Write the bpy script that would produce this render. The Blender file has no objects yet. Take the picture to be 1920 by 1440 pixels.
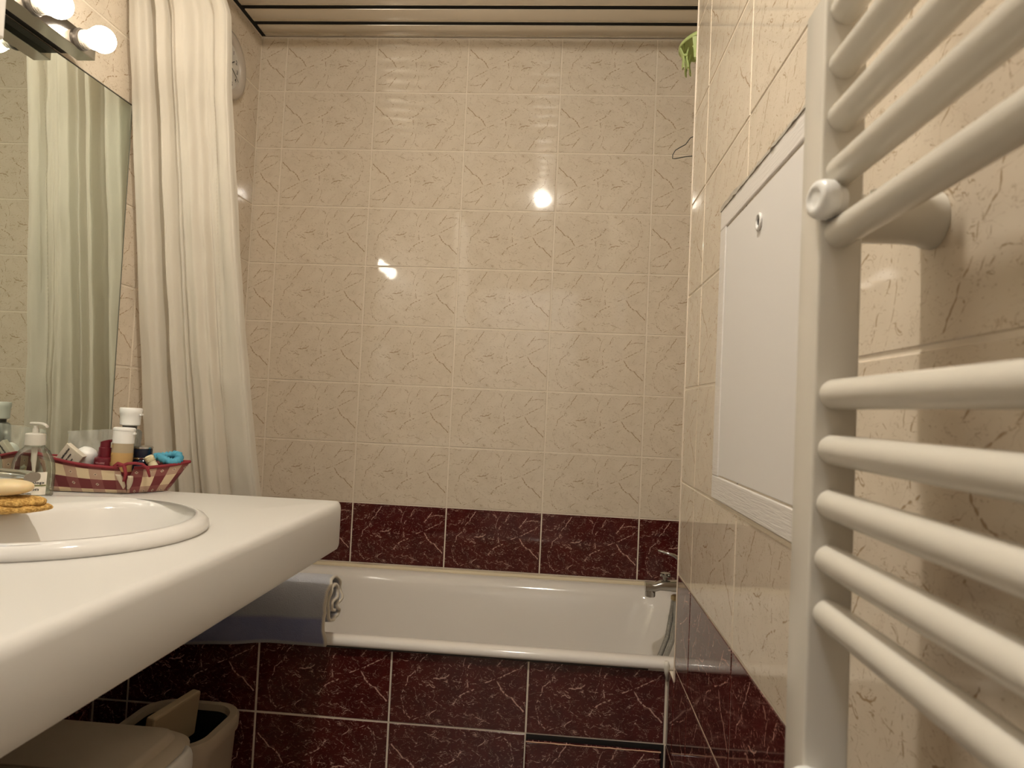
import bpy, bmesh, math, random
from mathutils import Vector, Matrix, noise
C = bpy.context.scene.collection
S = bpy.context.scene
PI = math.pi
random.seed(7)

# ------------------------------------------------------------------ camera
yaw, pit, rol = .0736, .0345, -.0457
Rz = Matrix.Rotation(yaw, 3, 'Z'); Rx = Matrix.Rotation(pit, 3, 'X'); Ry = Matrix.Rotation(rol, 3, 'Y')
R = Rz @ Rx @ Ry
right, fwd, up = R @ Vector((1, 0, 0)), R @ Vector((0, 1, 0)), R @ Vector((0, 0, 1))
cam = bpy.data.cameras.new('camera')
cam.lens = 1268.5 / 1920 * 36; cam.sensor_width = 36; cam.sensor_fit = 'HORIZONTAL'; cam.clip_start = .01
cam.dof.use_dof = True; cam.dof.focus_distance = 1.7; cam.dof.aperture_fstop = 11
co = bpy.data.objects.new('camera', cam); C.objects.link(co)
M4 = Matrix((right, up, -fwd)).transposed().to_4x4(); M4.translation = (0, 0, 1.07)
co.matrix_world = M4
S.camera = co

# ------------------------------------------------------------------ world and exposure
w = bpy.data.worlds.new('world'); S.world = w; w.use_nodes = True
w.node_tree.nodes['Background'].inputs[0].default_value = (1, .9, .8, 1)
w.node_tree.nodes['Background'].inputs[1].default_value = .02
S.view_settings.view_transform = 'Standard'; S.view_settings.look = 'None'
S.view_settings.gamma = 1; S.view_settings.use_curve_mapping = False
S.view_settings.exposure = 0.90
BULB = 17.0        # strength of the mirror-lamp bulbs
SPOT = 880.0        # strength of the ceiling downlight
WARM = (1, .90, .76)
HALL_FILL = 38.0         # strength of the added fill light in the unseen hallway

S.cycles.adaptive_threshold = .02; S.cycles.max_bounces = 7; S.cycles.diffuse_bounces = 4; S.cycles.transmission_bounces = 6

# ------------------------------------------------------------------ node helpers
def mat(name, col=(.8, .8, .8), rough=.5, metal=0, **kw):
    m = bpy.data.materials.new(name); m.use_nodes = True
    b = m.node_tree.nodes['Principled BSDF']
    b.inputs['Base Color'].default_value = (*col, 1); b.inputs['Roughness'].default_value = rough
    b.inputs['Metallic'].default_value = metal
    for k, v in kw.items():
        b.inputs[k.replace('_', ' ')].default_value = v
    return m
class N:
    def __init__(s, m):
        s.t = m.node_tree if hasattr(m, 'node_tree') else m
    def new(s, kind, **kw):
        n = s.t.nodes.new(kind)
        for k, v in kw.items(): setattr(n, k, v)
        return n
    def link(s, a, b): s.t.links.new(a, b)
    def put(s, sock, v):
        if isinstance(v, bpy.types.NodeSocket): s.link(v, sock)
        else: sock.default_value = v
    def math(s, op, a, b=None, c=None, clamp=False):
        n = s.new('ShaderNodeMath', operation=op, use_clamp=clamp)
        s.put(n.inputs[0], a)
        if b is not None: s.put(n.inputs[1], b)
        if c is not None: s.put(n.inputs[2], c)
        return n.outputs[0]
    def vec(s, op, a, b=None, scale=None):
        n = s.new('ShaderNodeVectorMath', operation=op)
        s.put(n.inputs[0], a)
        if b is not None: s.put(n.inputs[1], b)
        if scale is not None: s.put(n.inputs['Scale'], scale)
        return n.outputs['Value'] if op in ('DOT_PRODUCT', 'LENGTH', 'DISTANCE') else n.outputs[0]
    def noise(s, vec, scale, detail=2, rough=.5, dist=0):
        n = s.new('ShaderNodeTexNoise'); s.link(vec, n.inputs['Vector'])
        n.inputs['Scale'].default_value = scale; n.inputs['Detail'].default_value = detail
        n.inputs['Roughness'].default_value = rough; n.inputs['Distortion'].default_value = dist
        return n
    def step(s, v, lo, hi, a=0.0, b=1.0):
        n = s.new('ShaderNodeMapRange', interpolation_type='SMOOTHSTEP')
        s.put(n.inputs['Value'], v)
        n.inputs['From Min'].default_value = lo; n.inputs['From Max'].default_value = hi
        n.inputs['To Min'].default_value = a; n.inputs['To Max'].default_value = b
        return n.outputs[0]
    def mix(s, f, a, b):
        n = s.new('ShaderNodeMix', data_type='RGBA')
        s.put(n.inputs[0], f)
        for k, v in ((6, a), (7, b)):
            s.put(n.inputs[k], (*v, 1) if isinstance(v, tuple) and len(v) == 3 else v)
        return n.outputs[2]
    def bump(s, h, strength, dist=.001):
        n = s.new('ShaderNodeBump'); s.put(n.inputs['Height'], h)
        n.inputs['Strength'].default_value = strength; n.inputs['Distance'].default_value = dist
        s.link(n.outputs[0], s.t.nodes['Principled BSDF'].inputs['Normal'])
    def base(s, c): s.put(s.t.nodes['Principled BSDF'].inputs['Base Color'], c)

TW, TH, GAP = .30, .189, .0040
# the printed vein pattern of the tile, as polylines in (u, v) 0..1 with v down
VEINS = [
 (1.0, [(.31, .05), (.265, .15), (.21, .275)]),
 (.7, [(.195, .31), (.19, .39)]), (.8, [(.175, .39), (.125, .455), (.115, .54), (.085, .64)]),
 (.6, [(.185, .215), (.155, .29), (.143, .39)]),
 (.6, [(.06, .265), (.11, .28), (.15, .235)]),
 (.9, [(.315, .455), (.36, .455), (.40, .435), (.43, .405)]),
 (.5, [(.36, .44), (.52, .48)]), (.4, [(.36, .30), (.335, .47)]),
 (.5, [(.58, .03), (.535, .19), (.52, .38), (.50, .49)]),
 (1.0, [(.655, .06), (.63, .17), (.59, .22), (.565, .31)]),
 (.9, [(.555, .37), (.57, .52)]),
 (1.1, [(.845, .10), (.81, .18), (.76, .29)]), (.9, [(.83, .165), (.895, .14), (.965, .14)]),
 (1.0, [(.985, .20), (.93, .28), (.87, .33), (.81, .385), (.75, .42), (.69, .465)]),
 (1.2, [(.61, .545), (.55, .595), (.50, .655), (.46, .73)]),
 (1.3, [(.775, .435), (.81, .525), (.85, .585), (.885, .61), (.925, .68), (.975, .755)]),
 (.8, [(.35, .80), (.28, .88), (.17, .945), (.11, .88), (.095, .77)]),
 (.5, [(.27, .645), (.33, .72), (.385, .76)]),
 (.6, [(.60, .82), (.655, .87), (.745, .925)]),
]
def vein_group():
    g = bpy.data.node_groups.new('tile_veins', 'ShaderNodeTree')
    g.interface.new_socket('Veins', in_out='OUTPUT', socket_type='NodeSocketFloat')
    g.interface.new_socket('Cloud', in_out='OUTPUT', socket_type='NodeSocketFloat')
    n = N(g); out = n.new('NodeGroupOutput')
    uv = n.new('ShaderNodeUVMap').outputs[0]
    nz = n.noise(uv, 55, 2)
    off = n.vec('SCALE', n.vec('SUBTRACT', nz.outputs['Color'], (.5, .5, .5)), scale=.0065)
    p = n.vec('ADD', uv, off)
    best = None
    for wt, pl in VEINS:
        for a, b in zip(pl[:-1], pl[1:]):
            A = Vector((a[0] * TW, (1 - a[1]) * TH, 0)); B = Vector((b[0] * TW, (1 - b[1]) * TH, 0))
            d = B - A
            ap = n.vec('SUBTRACT', p, tuple(A))
            t = n.math('ADD', n.vec('DOT_PRODUCT', ap, tuple(d / d.length_squared)), 0.0, clamp=True)
            dist = n.math('DIVIDE', n.vec('DISTANCE', ap, n.vec('SCALE', tuple(d), scale=t)), wt)
            best = dist if best is None else n.math('MINIMUM', best, dist)
    # the main strokes swell, thin out and break
    brk = n.noise(uv, 150, 1)
    wd = n.step(brk.outputs[0], .30, .60, .0003, .0019)
    main = n.math('SUBTRACT', 1.0, n.math('DIVIDE', best, wd), clamp=True)
    main = n.math('MULTIPLY', main, 1.4, clamp=True)
    # small hair veins
    mp = n.new('ShaderNodeMapping'); n.link(p, mp.inputs[0])
    mp.inputs['Rotation'].default_value = (0, 0, -.9); mp.inputs['Scale'].default_value = (1, 1.9, 1)
    h = n.noise(mp.outputs[0], 22, 3, .55, .9)
    hair = n.step(n.math('ABSOLUTE', n.math('SUBTRACT', h.outputs[0], .5)), .002, .011, 1, 0)
    mask = n.step(n.noise(uv, 62, 1).outputs[0], .49, .56)
    hair = n.math('MULTIPLY', n.math('MULTIPLY', hair, mask), .85)
    h2 = n.noise(mp.outputs[0], 41, 2, .5, 1.2)
    hair2 = n.step(n.math('ABSOLUTE', n.math('SUBTRACT', h2.outputs[0], .5)), .002, .013, .5, 0)
    hair = n.math('MAXIMUM', hair, n.math('MULTIPLY', hair2, n.step(n.noise(uv, 48, 1).outputs[0], .45, .53)))
    fl = n.noise(mp.outputs[0], 190, 1)
    fleck = n.math('MULTIPLY', n.step(fl.outputs[0], .68, .74), .5)
    v = n.math('MAXIMUM', n.math('MAXIMUM', main, hair), fleck)
    n.link(v, out.inputs[0])
    n.link(n.noise(uv, 16, 3).outputs[0], out.inputs[1])
    return g
VG = vein_group()
def tile_mat(name, base, base2, vein, rough, wav):
    m = mat(name, base, rough); n = N(m)
    g = n.new('ShaderNodeGroup'); g.node_tree = VG
    c = n.mix(n.step(g.outputs[1], .35, .65), base, base2)
    n.base(n.mix(g.outputs[0], c, vein))
    uv = n.new('ShaderNodeUVMap').outputs[0]
    n.bump(n.noise(uv, 14, 1).outputs[0], wav, .0022)
    m.node_tree.nodes['Principled BSDF'].inputs['Specular IOR Level'].default_value = .55
    return m
CREAM = tile_mat('cream_marble_tile', (.705, .615, .495), (.67, .58, .46), (.37, .26, .155), .05, .10)
RED = tile_mat('burgundy_marble_tile', (.080, .011, .0098), (.060, .0085, .008), (.60, .36, .29), .055, .08)
GROUT = mat('grout', (.62, .52, .42), .85)
nn = N(GROUT); tc = nn.new('ShaderNodeTexCoord').outputs['Object']
nn.base(nn.mix(nn.noise(tc, 60, 3).outputs[0], (.80, .71, .59), (.72, .63, .51)))

WHITE_P = mat('white_lacquer', (.74, .72, .69), .25)
CHROME = mat('chrome', (.72, .72, .72), .08, 1)
BRUSHED = mat('satin_chrome', (.50, .48, .45), .22, 1)
BLACK = mat('hole_black', (.012, .011, .010), .5)  # flat black for the darkness inside the tile gap and small holes
ENAMEL = mat('bath_enamel', (.78, .74, .69), .10)
CERAMIC = mat('sink_ceramic', (.76, .74, .71), .11)
COUNTER = mat('counter_laminate', (.71, .69, .655), .35)
nn = N(COUNTER); tc = nn.new('ShaderNodeTexCoord').outputs['Object']
nn.bump(nn.noise(tc, 900, 2).outputs[0], .12, .0004)
MIRROR = mat('mirror_glass', (.80, .86, .80), .008, 1)
RADI = mat('radiator_enamel', (.66, .62, .54), .24)
PLAST_W = mat('white_plastic', (.82, .81, .78), .3)

# ------------------------------------------------------------------ object helpers
def add(name, me, m=None, parent=None, loc=None, rot=None, smooth=False):
    if isinstance(me, bmesh.types.BMesh):
        bm = me; me = bpy.data.meshes.new(name)
        bmesh.ops.recalc_face_normals(bm, faces=bm.faces[:])
        bm.to_mesh(me); bm.free()
    if m is not None and not me.materials: me.materials.append(m)
    if smooth:
        me.polygons.foreach_set('use_smooth', [True] * len(me.polygons))
        if smooth != True: me.set_sharp_from_angle(angle=smooth)
    o = bpy.data.objects.new(name, me); C.objects.link(o)
    if loc: o.location = loc
    if rot: o.rotation_euler = rot
    if parent: o.parent = parent
    return o
def tag(o, label, cat, group=None, kind=None):
    o['label'] = label; o['category'] = cat
    if group: o['group'] = group
    if kind: o['kind'] = kind
    return o
def thing(name, loc, label, cat, group=None, rot=None):
    o = bpy.data.objects.new(name, None); C.objects.link(o); o.location = loc
    if rot: o.rotation_euler = rot
    return tag(o, label, cat, group)
def struct(name, me, m, **kw):
    o = add(name, me, m, **kw); o['kind'] = 'structure'; return o
def box(bm, lo, hi, bev=0, seg=2):
    lo, hi = Vector(lo), Vector(hi)
    r = bmesh.ops.create_cube(bm, size=1, matrix=Matrix.Translation((lo + hi) / 2) @ Matrix.Diagonal((*(hi - lo), 1)))
    if bev:
        es = list({e for v in r['verts'] for e in v.link_edges})
        bmesh.ops.bevel(bm, geom=es, offset=bev, segments=seg, affect='EDGES', profile=.5)
    return bm
def boxm(lo, hi, bev=0, seg=2):
    return box(bmesh.new(), lo, hi, bev, seg)
def lathe(prof, n=32, bm=None, mtx=None, cap=True, sx=1, sy=1):
    """profile of (r, z) turned about z; mtx places it"""
    bm = bm or bmesh.new(); mtx = mtx or Matrix(); rings = []
    for r, z in prof:
        rings.append([bm.verts.new(mtx @ Vector((r * sx * math.cos(2 * PI * i / n), r * sy * math.sin(2 * PI * i / n), z))) for i in range(n)])
    for a, b in zip(rings[:-1], rings[1:]):
        for i in range(n): bm.faces.new((a[i], a[(i + 1) % n], b[(i + 1) % n], b[i]))
    if cap:
        bm.faces.new(rings[0][::-1]); bm.faces.new(rings[-1])
    return bm
def loft(rings, bm=None, closed=True, capa=True, capb=True):
    bm = bm or bmesh.new(); vs = [[bm.verts.new(p) for p in r] for r in rings]; n = len(rings[0])
    for a, b in zip(vs[:-1], vs[1:]):
        for i in range(n if closed else n - 1): bm.faces.new((a[i], a[(i + 1) % n], b[(i + 1) % n], b[i]))
    if closed and capa: bm.faces.new(vs[0][::-1])
    if closed and capb: bm.faces.new(vs[-1])
    return bm
def sweep(path, r, n=12, bm=None, cap=True, flat=None):
    """tube along a path; r may be a list; flat = (normal, squash)"""
    bm = bm or bmesh.new(); path = [Vector(p) for p in path]; rs = r if isinstance(r, list) else [r] * len(path)
    T = [(path[min(i + 1, len(path) - 1)] - path[max(i - 1, 0)]).normalized() for i in range(len(path))]
    ref = Vector((0, 0, 1)) if abs(T[0].z) < .9 else Vector((1, 0, 0))
    u = T[0].cross(ref).normalized(); rings = []
    for p, t, q in zip(path, T, rs):
        u = (u - t * u.dot(t)).normalized(); v = t.cross(u)
        ring = []
        for i in range(n):
            o = u * (q * math.cos(2 * PI * i / n)) + v * (q * math.sin(2 * PI * i / n))
            if flat: o = o - flat[0] * (o.dot(flat[0]) * (1 - flat[1]))
            ring.append(p + o)
        rings.append(ring)
    return loft(rings, bm, capa=cap, capb=cap)
def aim(p, d, x=None):
    """matrix at p whose z points along d"""
    d = Vector(d).normalized(); q = d.to_track_quat('Z', 'Y').to_matrix().to_4x4(); q.translation = Vector(p); return q
def rrect(cx, cy, hx, hy, r, z, k=8):
    pts = []
    for sx, sy, a0 in ((1, 1, 0), (-1, 1, PI / 2), (-1, -1, PI), (1, -1, 1.5 * PI)):
        for i in range(k + 1):
            a = a0 + PI / 2 * i / k
            pts.append(Vector((cx + sx * (hx - r) + r * math.cos(a), cy + sy * (hy - r) + r * math.sin(a), z)))
    return pts
def text(name, body, size, m, parent, O, X, Y, align='LEFT', warp=None, ext=.00005, bold=0):
    cu = bpy.data.curves.new(name, 'FONT'); cu.body = body; cu.size = size; cu.align_x = align
    cu.extrude = ext; cu.offset = bold; cu.resolution_u = 2
    t = bpy.data.objects.new(name, cu); C.objects.link(t)
    dg = bpy.context.evaluated_depsgraph_get(); me = bpy.data.meshes.new_from_object(t.evaluated_get(dg))
    bpy.data.objects.remove(t); me.name = name
    X, Y = Vector(X).normalized(), Vector(Y).normalized(); Z = X.cross(Y)
    for v in me.vertices:
        c = v.co.copy()
        v.co = warp(c) if warp else Vector(O) + X * c.x + Y * c.y + Z * (c.z + ext)
    me.materials.clear(); me.materials.append(m)
    return add(name, me, None, parent)
INK = mat('dark_ink', (.03, .028, .026), .6)

# ------------------------------------------------------------------ room shell
XL, XR, YB, YC, YA, ZC, YN = -1.033, .252, 2.119, 1.413, 1.490, 2.25, -1.10
XE = .42           # end wall of the bath recess
ROWS = [2.2585 - TH * r for r in range(13)]
TT = .0013         # how far a tile face stands proud of the grout

tile_cache = {}
def tile_mesh(w_, h_, u0, v0, flip, m):
    key = (round(w_, 4), round(h_, 4), round(u0, 4), round(v0, 4), flip, m.name)
    if key in tile_cache: return tile_cache[key]
    g = GAP / 2; b = .0012
    a = [(g, 0, g), (w_ - g, 0, g), (w_ - g, 0, h_ - g), (g, 0, h_ - g)]
    f = [(x, TT - b, z) for x, _, z in a]
    i = [(x + (b if k in (0, 3) else -b), TT, z + (b if k in (0, 1) else -b)) for k, (x, _, z) in enumerate(a)]
    vs = a + f + i
    fs = [(k, (k + 1) % 4, (k + 1) % 4 + 4, k + 4) for k in range(4)] + [(k + 4, (k + 1) % 4 + 4, (k + 1) % 4 + 8, k + 8) for k in range(4)] + [(8, 9, 10, 11)]
    me = bpy.data.meshes.new('tile'); me.from_pydata(vs, [], fs); uv = me.uv_layers.new(name='UVMap')
    for l in me.loops:
        x, _, z = vs[l.vertex_index]; U, V = u0 + x, v0 + z
        if flip: V = TH - V
        else: U = TW - U
        uv.data[l.index].uv = (U, V)
    me.materials.append(m); me.update()
    tile_cache[key] = me
    return me
def lay(parent, origin, ang, s0, s1, sphase, z0, z1, holes=(), flip=lambda r, c: False, red=8, tilt=.0016, rev=False):
    """lay tiles on a wall: local x runs along the wall, local y out of it. sphase = any joint position along s"""
    k0 = math.floor((s0 - sphase) / TW + 1e-6); s = sphase + k0 * TW; c = 0
    while s < s1 - 1e-4:
        a, b = max(s, s0), min(s + TW, s1)
        for r in range(12):
            zt, zb = min(ROWS[r], z1), max(ROWS[r + 1], z0)
            if zt - zb < .012 or b - a < .012: continue
            if any(h[0] <= a and b <= h[1] and h[2] <= zb and zt <= h[3] for h in holes): continue
            m = RED if r >= red else CREAM
            me = tile_mesh(b - a, zt - zb, a - s, zb - ROWS[r + 1], flip(r, c), m)
            o = bpy.data.objects.new('tile', me); C.objects.link(o); o.parent = parent
            o.location = Matrix.Rotation(ang, 3, 'Z') @ Vector((a, 0, 0)) + Vector(origin) + Vector((0, 0, zb))
            o.rotation_euler = (random.uniform(-tilt, tilt), 0, ang + random.uniform(-tilt, tilt))
        s += TW; c += 1
# s runs along local x after rotation by ang: back wall faces -y -> local +y must point to -y: ang = pi, s = -x
def f_back(r, c):      # c counts from the right (s = -x)
    return (r <= 2 and not (r == 0 and c == 1) and not (c == 5 and r != 1)) or (r == 3 and c <= 1)
wall_back = struct('wall_back', boxm((XL - .1, YB + TT, 0), (XE + .1, YB + .1, ZC + .1)), GROUT)
lay(wall_back, (0, YB + TT, 0), PI, -XE, -XL, .945 - 5 * TW, ROWS[10], ZC, flip=lambda r, c: f_back(r, c))
wall_left = struct('wall_left', boxm((XL - .1, YN, 0), (XL - TT, YB + TT, ZC + .1)), GROUT)
# left wall faces +x: local y -> +x: ang = -pi/2, local x -> -y, s = -y
lay(wall_left, (XL - TT, 0, 0), -PI / 2, -YB, -YN, -1.552, 0, ZC, flip=lambda r, c: (r + c) % 3 == 0)
wall_right = struct('wall_right', boxm((XR + TT, YN, 0), (XE, YC, ZC + .1)), GROUT)
# right wall faces -x: local y -> -x: ang = pi/2, local x -> +y, s = y
lay(wall_right, (XR + TT, 0, 0), PI / 2, YN, YC, 1.2767, 0, ZC, holes=[(.70, 1.11, .95, 1.40)], flip=lambda r, c: r in (1, 2, 5))
wall_low = struct('wall_low', boxm((XR + TT, YC, 0), (XE, YA, .528)), GROUT)
lay(wall_low, (XR + TT, 0, 0), PI / 2, YC, YA, 1.2767, 0, .528)
wall_end = struct('wall_end', boxm((XE, YC, 0), (XE + .1, YB + .1, ZC + .1)), GROUT)
lay(wall_end, (XE, 0, 0), PI / 2, YC, YB, YB - .22, ROWS[10], ZC)
wall_near = struct('wall_near', boxm((XL - .1, YN - .1, 0), (-.72, YN, ZC + .1)), mat('painted_wall', (.55, .47, .38), .6))
bm = boxm((.10, YN - .1, 0), (XE, YN, ZC + .1)); struct('wall_near', bm, wall_near.data.materials[0])
bm = boxm((-.72, YN - .1, 2.02), (.10, YN, ZC + .1)); struct('wall_near', bm, wall_near.data.materials[0])
struct('trim_1', boxm((XR - .0016, YC - .004, .53), (XR + .004, YC + .0015, ZC), .001), mat('corner_strip', (.72, .62, .50), .4))
FLOORM = mat('floor_tiles', (.22, .12, .10), .25)
nn = N(FLOORM); tc = nn.new('ShaderNodeTexCoord').outputs['Object']
br = nn.new('ShaderNodeTexBrick'); nn.link(tc, br.inputs[0]); br.offset = 0
br.inputs['Scale'].default_value = 1; br.inputs['Brick Width'].default_value = .3; br.inputs['Row Height'].default_value = .3
br.inputs['Mortar Size'].default_value = .003
br.inputs['Color1'].default_value = (.46, .38, .29, 1); br.inputs['Color2'].default_value = (.42, .35, .27, 1); br.inputs['Mortar'].default_value = (.4, .32, .26, 1)
nn.base(br.outputs[0])
struct('floor', boxm((XL - .1, YN - 1.3, -.05), (XE + .1, YB + .1, 0)), FLOORM)
# the hallway behind the open doorway
PAINT = mat('hall_paint', (.62, .56, .48), .7)
struct('wall_hall', boxm((XL - .2, YN - 1.4, 0), (XE + .2, YN - 1.3, 2.5)), PAINT)
struct('wall_hall_left', boxm((XL - .2, YN - 1.3, 0), (XL - .1, YN - .1, 2.5)), PAINT)
struct('wall_hall_right', boxm((XE + .1, YN - 1.3, 0), (XE + .2, YN - .1, 2.5)), PAINT)
struct('ceiling_hall', boxm((XL - .2, YN - 1.4, 2.45), (XE + .2, YN - .1, 2.5)), PAINT)

# ceiling: metal slats with black joints
ceiling = struct('ceiling', boxm((XL - .1, YN - .1, ZC + .0042), (XE + .1, YB + .1, ZC + .04)), mat('ceiling_void', (.004, .0035, .0035), .8))
SLAT = mat('champagne_metal', (.74, .69, .61), .24, .70)
nn = N(SLAT); tc = nn.new('ShaderNodeTexCoord').outputs['Object']
mp = nn.new('ShaderNodeMapping'); nn.link(tc, mp.inputs[0]); mp.inputs['Scale'].default_value = (1, 30, 1)
nn.bump(nn.noise(mp.outputs[0], 3, 2).outputs[0], .12, .0012)
SP = .0855; sw = .0665; x0s, x1s = XL + .016, XE - .004
prof = [(0, .003), (0, .0025), (.001, .001), (.004, 0), (sw - .004, 0), (sw - .001, .001), (sw, .0025), (sw, .003)]
bm = loft([[Vector((x, -y, z)) for y, z in prof] for x in (x0s, x1s)])
slat = add('slat', bm, SLAT, ceiling, smooth=.6)
bm = loft([[Vector((x, -y, z)) for y, z in prof] for x in (x0s, XR - .004)])
slat2 = add('slat', bm, SLAT, ceiling, smooth=.6)
y = YB - .004; k = 0
while y > YN + .08:
    src = slat if y - sw > YC + .01 else slat2
    o = src if (k == 0) else src.copy()
    if k and o is not src: C.objects.link(o)
    o.parent = ceiling; o.location = (0, y, ZC + random.uniform(-.0006, .0006)); o.rotation_euler = (random.uniform(-.004, .004), 0, random.uniform(-.0008, .0008))
    y -= SP; k += 1
slat2.location = (0, y, ZC)

# recessed ceiling downlight
dl = thing('ceiling_downlight', (-.150, .50, ZC), 'small round opal dome lamp in the slatted metal ceiling', 'ceiling lamp')
add('trim_ring', lathe([(.026, 0), (.034, 0), (.036, -.003), (.034, -.006), (.027, -.005), (.026, 0)], 28, cap=False), CHROME, dl, smooth=True)
sp = mat('downlight_glow', (1, 1, 1), .5); b = sp.node_tree.nodes['Principled BSDF']
b.inputs['Emission Color'].default_value = (1, .92, .80, 1); b.inputs['Emission Strength'].default_value = SPOT
add('lens', lathe([(.0245, -.002), (.026, -.010), (.0245, -.020), (.019, -.029), (.010, -.034), (.002, -.035)], 24), sp, dl, smooth=True)
# cool fill light added in the unseen hallway, shines in through the doorway
hl = thing('hall_fill', (-.3, YN - .7, 2.45), 'round cool fill light added in the unseen hallway beyond the doorway', 'ceiling lamp')
sp = mat('hall_fill_glow', (1, 1, 1), .5); b = sp.node_tree.nodes['Principled BSDF']
b.inputs['Emission Color'].default_value = (.86, .92, 1, 1); b.inputs['Emission Strength'].default_value = HALL_FILL
add('base', lathe([(.17, 0), (.17, -.02), (.15, -.02)], 28), PLAST_W, hl)
add('fill_dome', lathe([(.15, -.02), (.15, -.06), (.12, -.085), (.05, -.095)], 28), sp, hl, smooth=True)

# ------------------------------------------------------------------ bathtub and tiled apron
apron = struct('bath_apron_wall', boxm((XL, YA + TT, 0), (XR + .02, YA + .045, .526)), GROUT)
AZ = [.528, .3665, .1775, 0]
AX = [-1.03, -.95, -.65, -.348, -.046, .250]
for r in range(3):
    for c in range(5):
        x0, x1 = AX[c], AX[c + 1]; zt, zb = AZ[r], AZ[r + 1]
        hatch = (r == 1 and c == 4)
        if hatch: continue
        u0 = TW - (x1 - x0) if c == 0 else 0
        me = tile_mesh(x1 - x0, zt - zb, 0, TH - (zt - zb) if r == 2 else 0, r >= 1, RED)
        o = bpy.data.objects.new('tile', me); C.objects.link(o); o.parent = apron
        # these tiles face -y: turn by pi, so the origin is the right-hand end
        o.location = (x1, YA + TT, zb); o.rotation_euler = (random.uniform(-.002, .002), 0, PI + random.uniform(-.002, .002))
# pattern direction: faces seen from -y have u running right to left after the turn, flip by scale in the uv
hatch = thing('access_tile', (.102, YA, .1775), 'burgundy access tile standing slightly proud of the bath apron, chipped pale edge', 'tile')
hb = bmesh.new(); box(hb, (-.146, -.012, .004), (.140, .0, .178), .003, 1)
ho = add('tile_plate', hb, RED, hatch)
uvl = ho.data.uv_layers.new(name='UVMap')
for l in ho.data.loops:
    v = ho.data.vertices[l.vertex_index].co; uvl.data[l.index].uv = (.15 + v.x, v.z)
add('shadow_gap', boxm((-.147, .0003, 0), (.1475, .0012, .1885)), BLACK, hatch)  # black plate draws the shadow line around the tile
add('chipped_edge', sweep([(-.146 + .286 * i / 24, -.0118, .178 + .0012 * noise.noise((i * .7, 3, 1))) for i in range(25)],
    [.0011 + .0009 * abs(noise.noise((i * .9, 0, 5))) for i in range(25)], 6), mat('chipped_biscuit', (.62, .38, .26), .8), hatch)

tub = thing('bathtub', (-.3, 1.8, .14), 'white enamel bathtub built in behind a burgundy tiled apron', 'bathtub')
tcx, tcy = (XL + XE) / 2 + .3, (1.474 + YB - .003) / 2 - 1.8
HX, HY = (XE - XL) / 2 - .002, (YB - .003 - 1.474) / 2
def tr(d, z, r, dx=0, dxx=0):
    return rrect(tcx + dx, tcy, HX - d - dxx, HY - d, r, z - .14, 10)
rings = [tr(.008, .527, .012), tr(.001, .530, .016), tr(0, .5345, .018), tr(0, .5395, .018), tr(.0025, .5445, .02), tr(.008, .5475, .024), tr(.020, .5482, .03), tr(.032, .5475, .06),
         tr(.041, .544, .085), tr(.050, .536, .10), tr(.058, .520, .11, 0, .004), tr(.064, .495, .115, 0, .008), tr(.078, .42, .12, -.005, .02), tr(.098, .30, .13, -.01, .035), tr(.12, .20, .14, -.015, .05), tr(.15, .155, .13, -.02, .06), tr(.20, .140, .1, -.02, .08)]
outer = [tr(.04, .50, .05), tr(.055, .40, .10, 0, .006), tr(.085, .28, .12), tr(.13, .12, .14, 0, .05), tr(.20, .115, .1, 0, .08)]
bm = loft(rings, capa=False); add('basin', bm, ENAMEL, tub, smooth=True)
bm = loft([tr(.008, .5272, .012)] + outer, capa=False); add('underside', bm, ENAMEL, tub, smooth=True)
SEAL = mat('aged_sealant', (.70, .60, .42), .5)
bm = sweep([(XL + .01 + i * .0476, YB - .010, .549 + .0012 * noise.noise((i * .5, 0, 0))) for i in range(31)], [.0090 + .0020 * noise.noise((i * .6, 2, 0)) for i in range(31)], 8)
o = add('sealant_bead', bm, SEAL, tub, -tub.location, smooth=True); o['label'] = 'yellowed sealant bead along the wall'
bm = sweep([(XR - .005, YA - .013, .5475), (XR - .005, YA - .014, .538), (XR - .004, YA - .010, .522), (XR - .002, YA - .008, .503)], [.0045, .0075, .005, .0012], 10)
o = add('corner_sealant', bm, mat('white_sealant', (.7, .66, .58), .5), tub, -tub.location, smooth=True); o['label'] = 'white sealant lump at the wall corner'
bm = sweep([(XL + .01 + i * .0425, YA - .004, .5265 + .0008 * noise.noise((i * .5, 7, 0))) for i in range(30)], .0045, 6)
o = add('dark_joint', bm, mat('dark_rubber', (.05, .042, .038), .6), tub, -tub.location, smooth=True); o['label'] = 'dark joint strip under the front rim'

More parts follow.
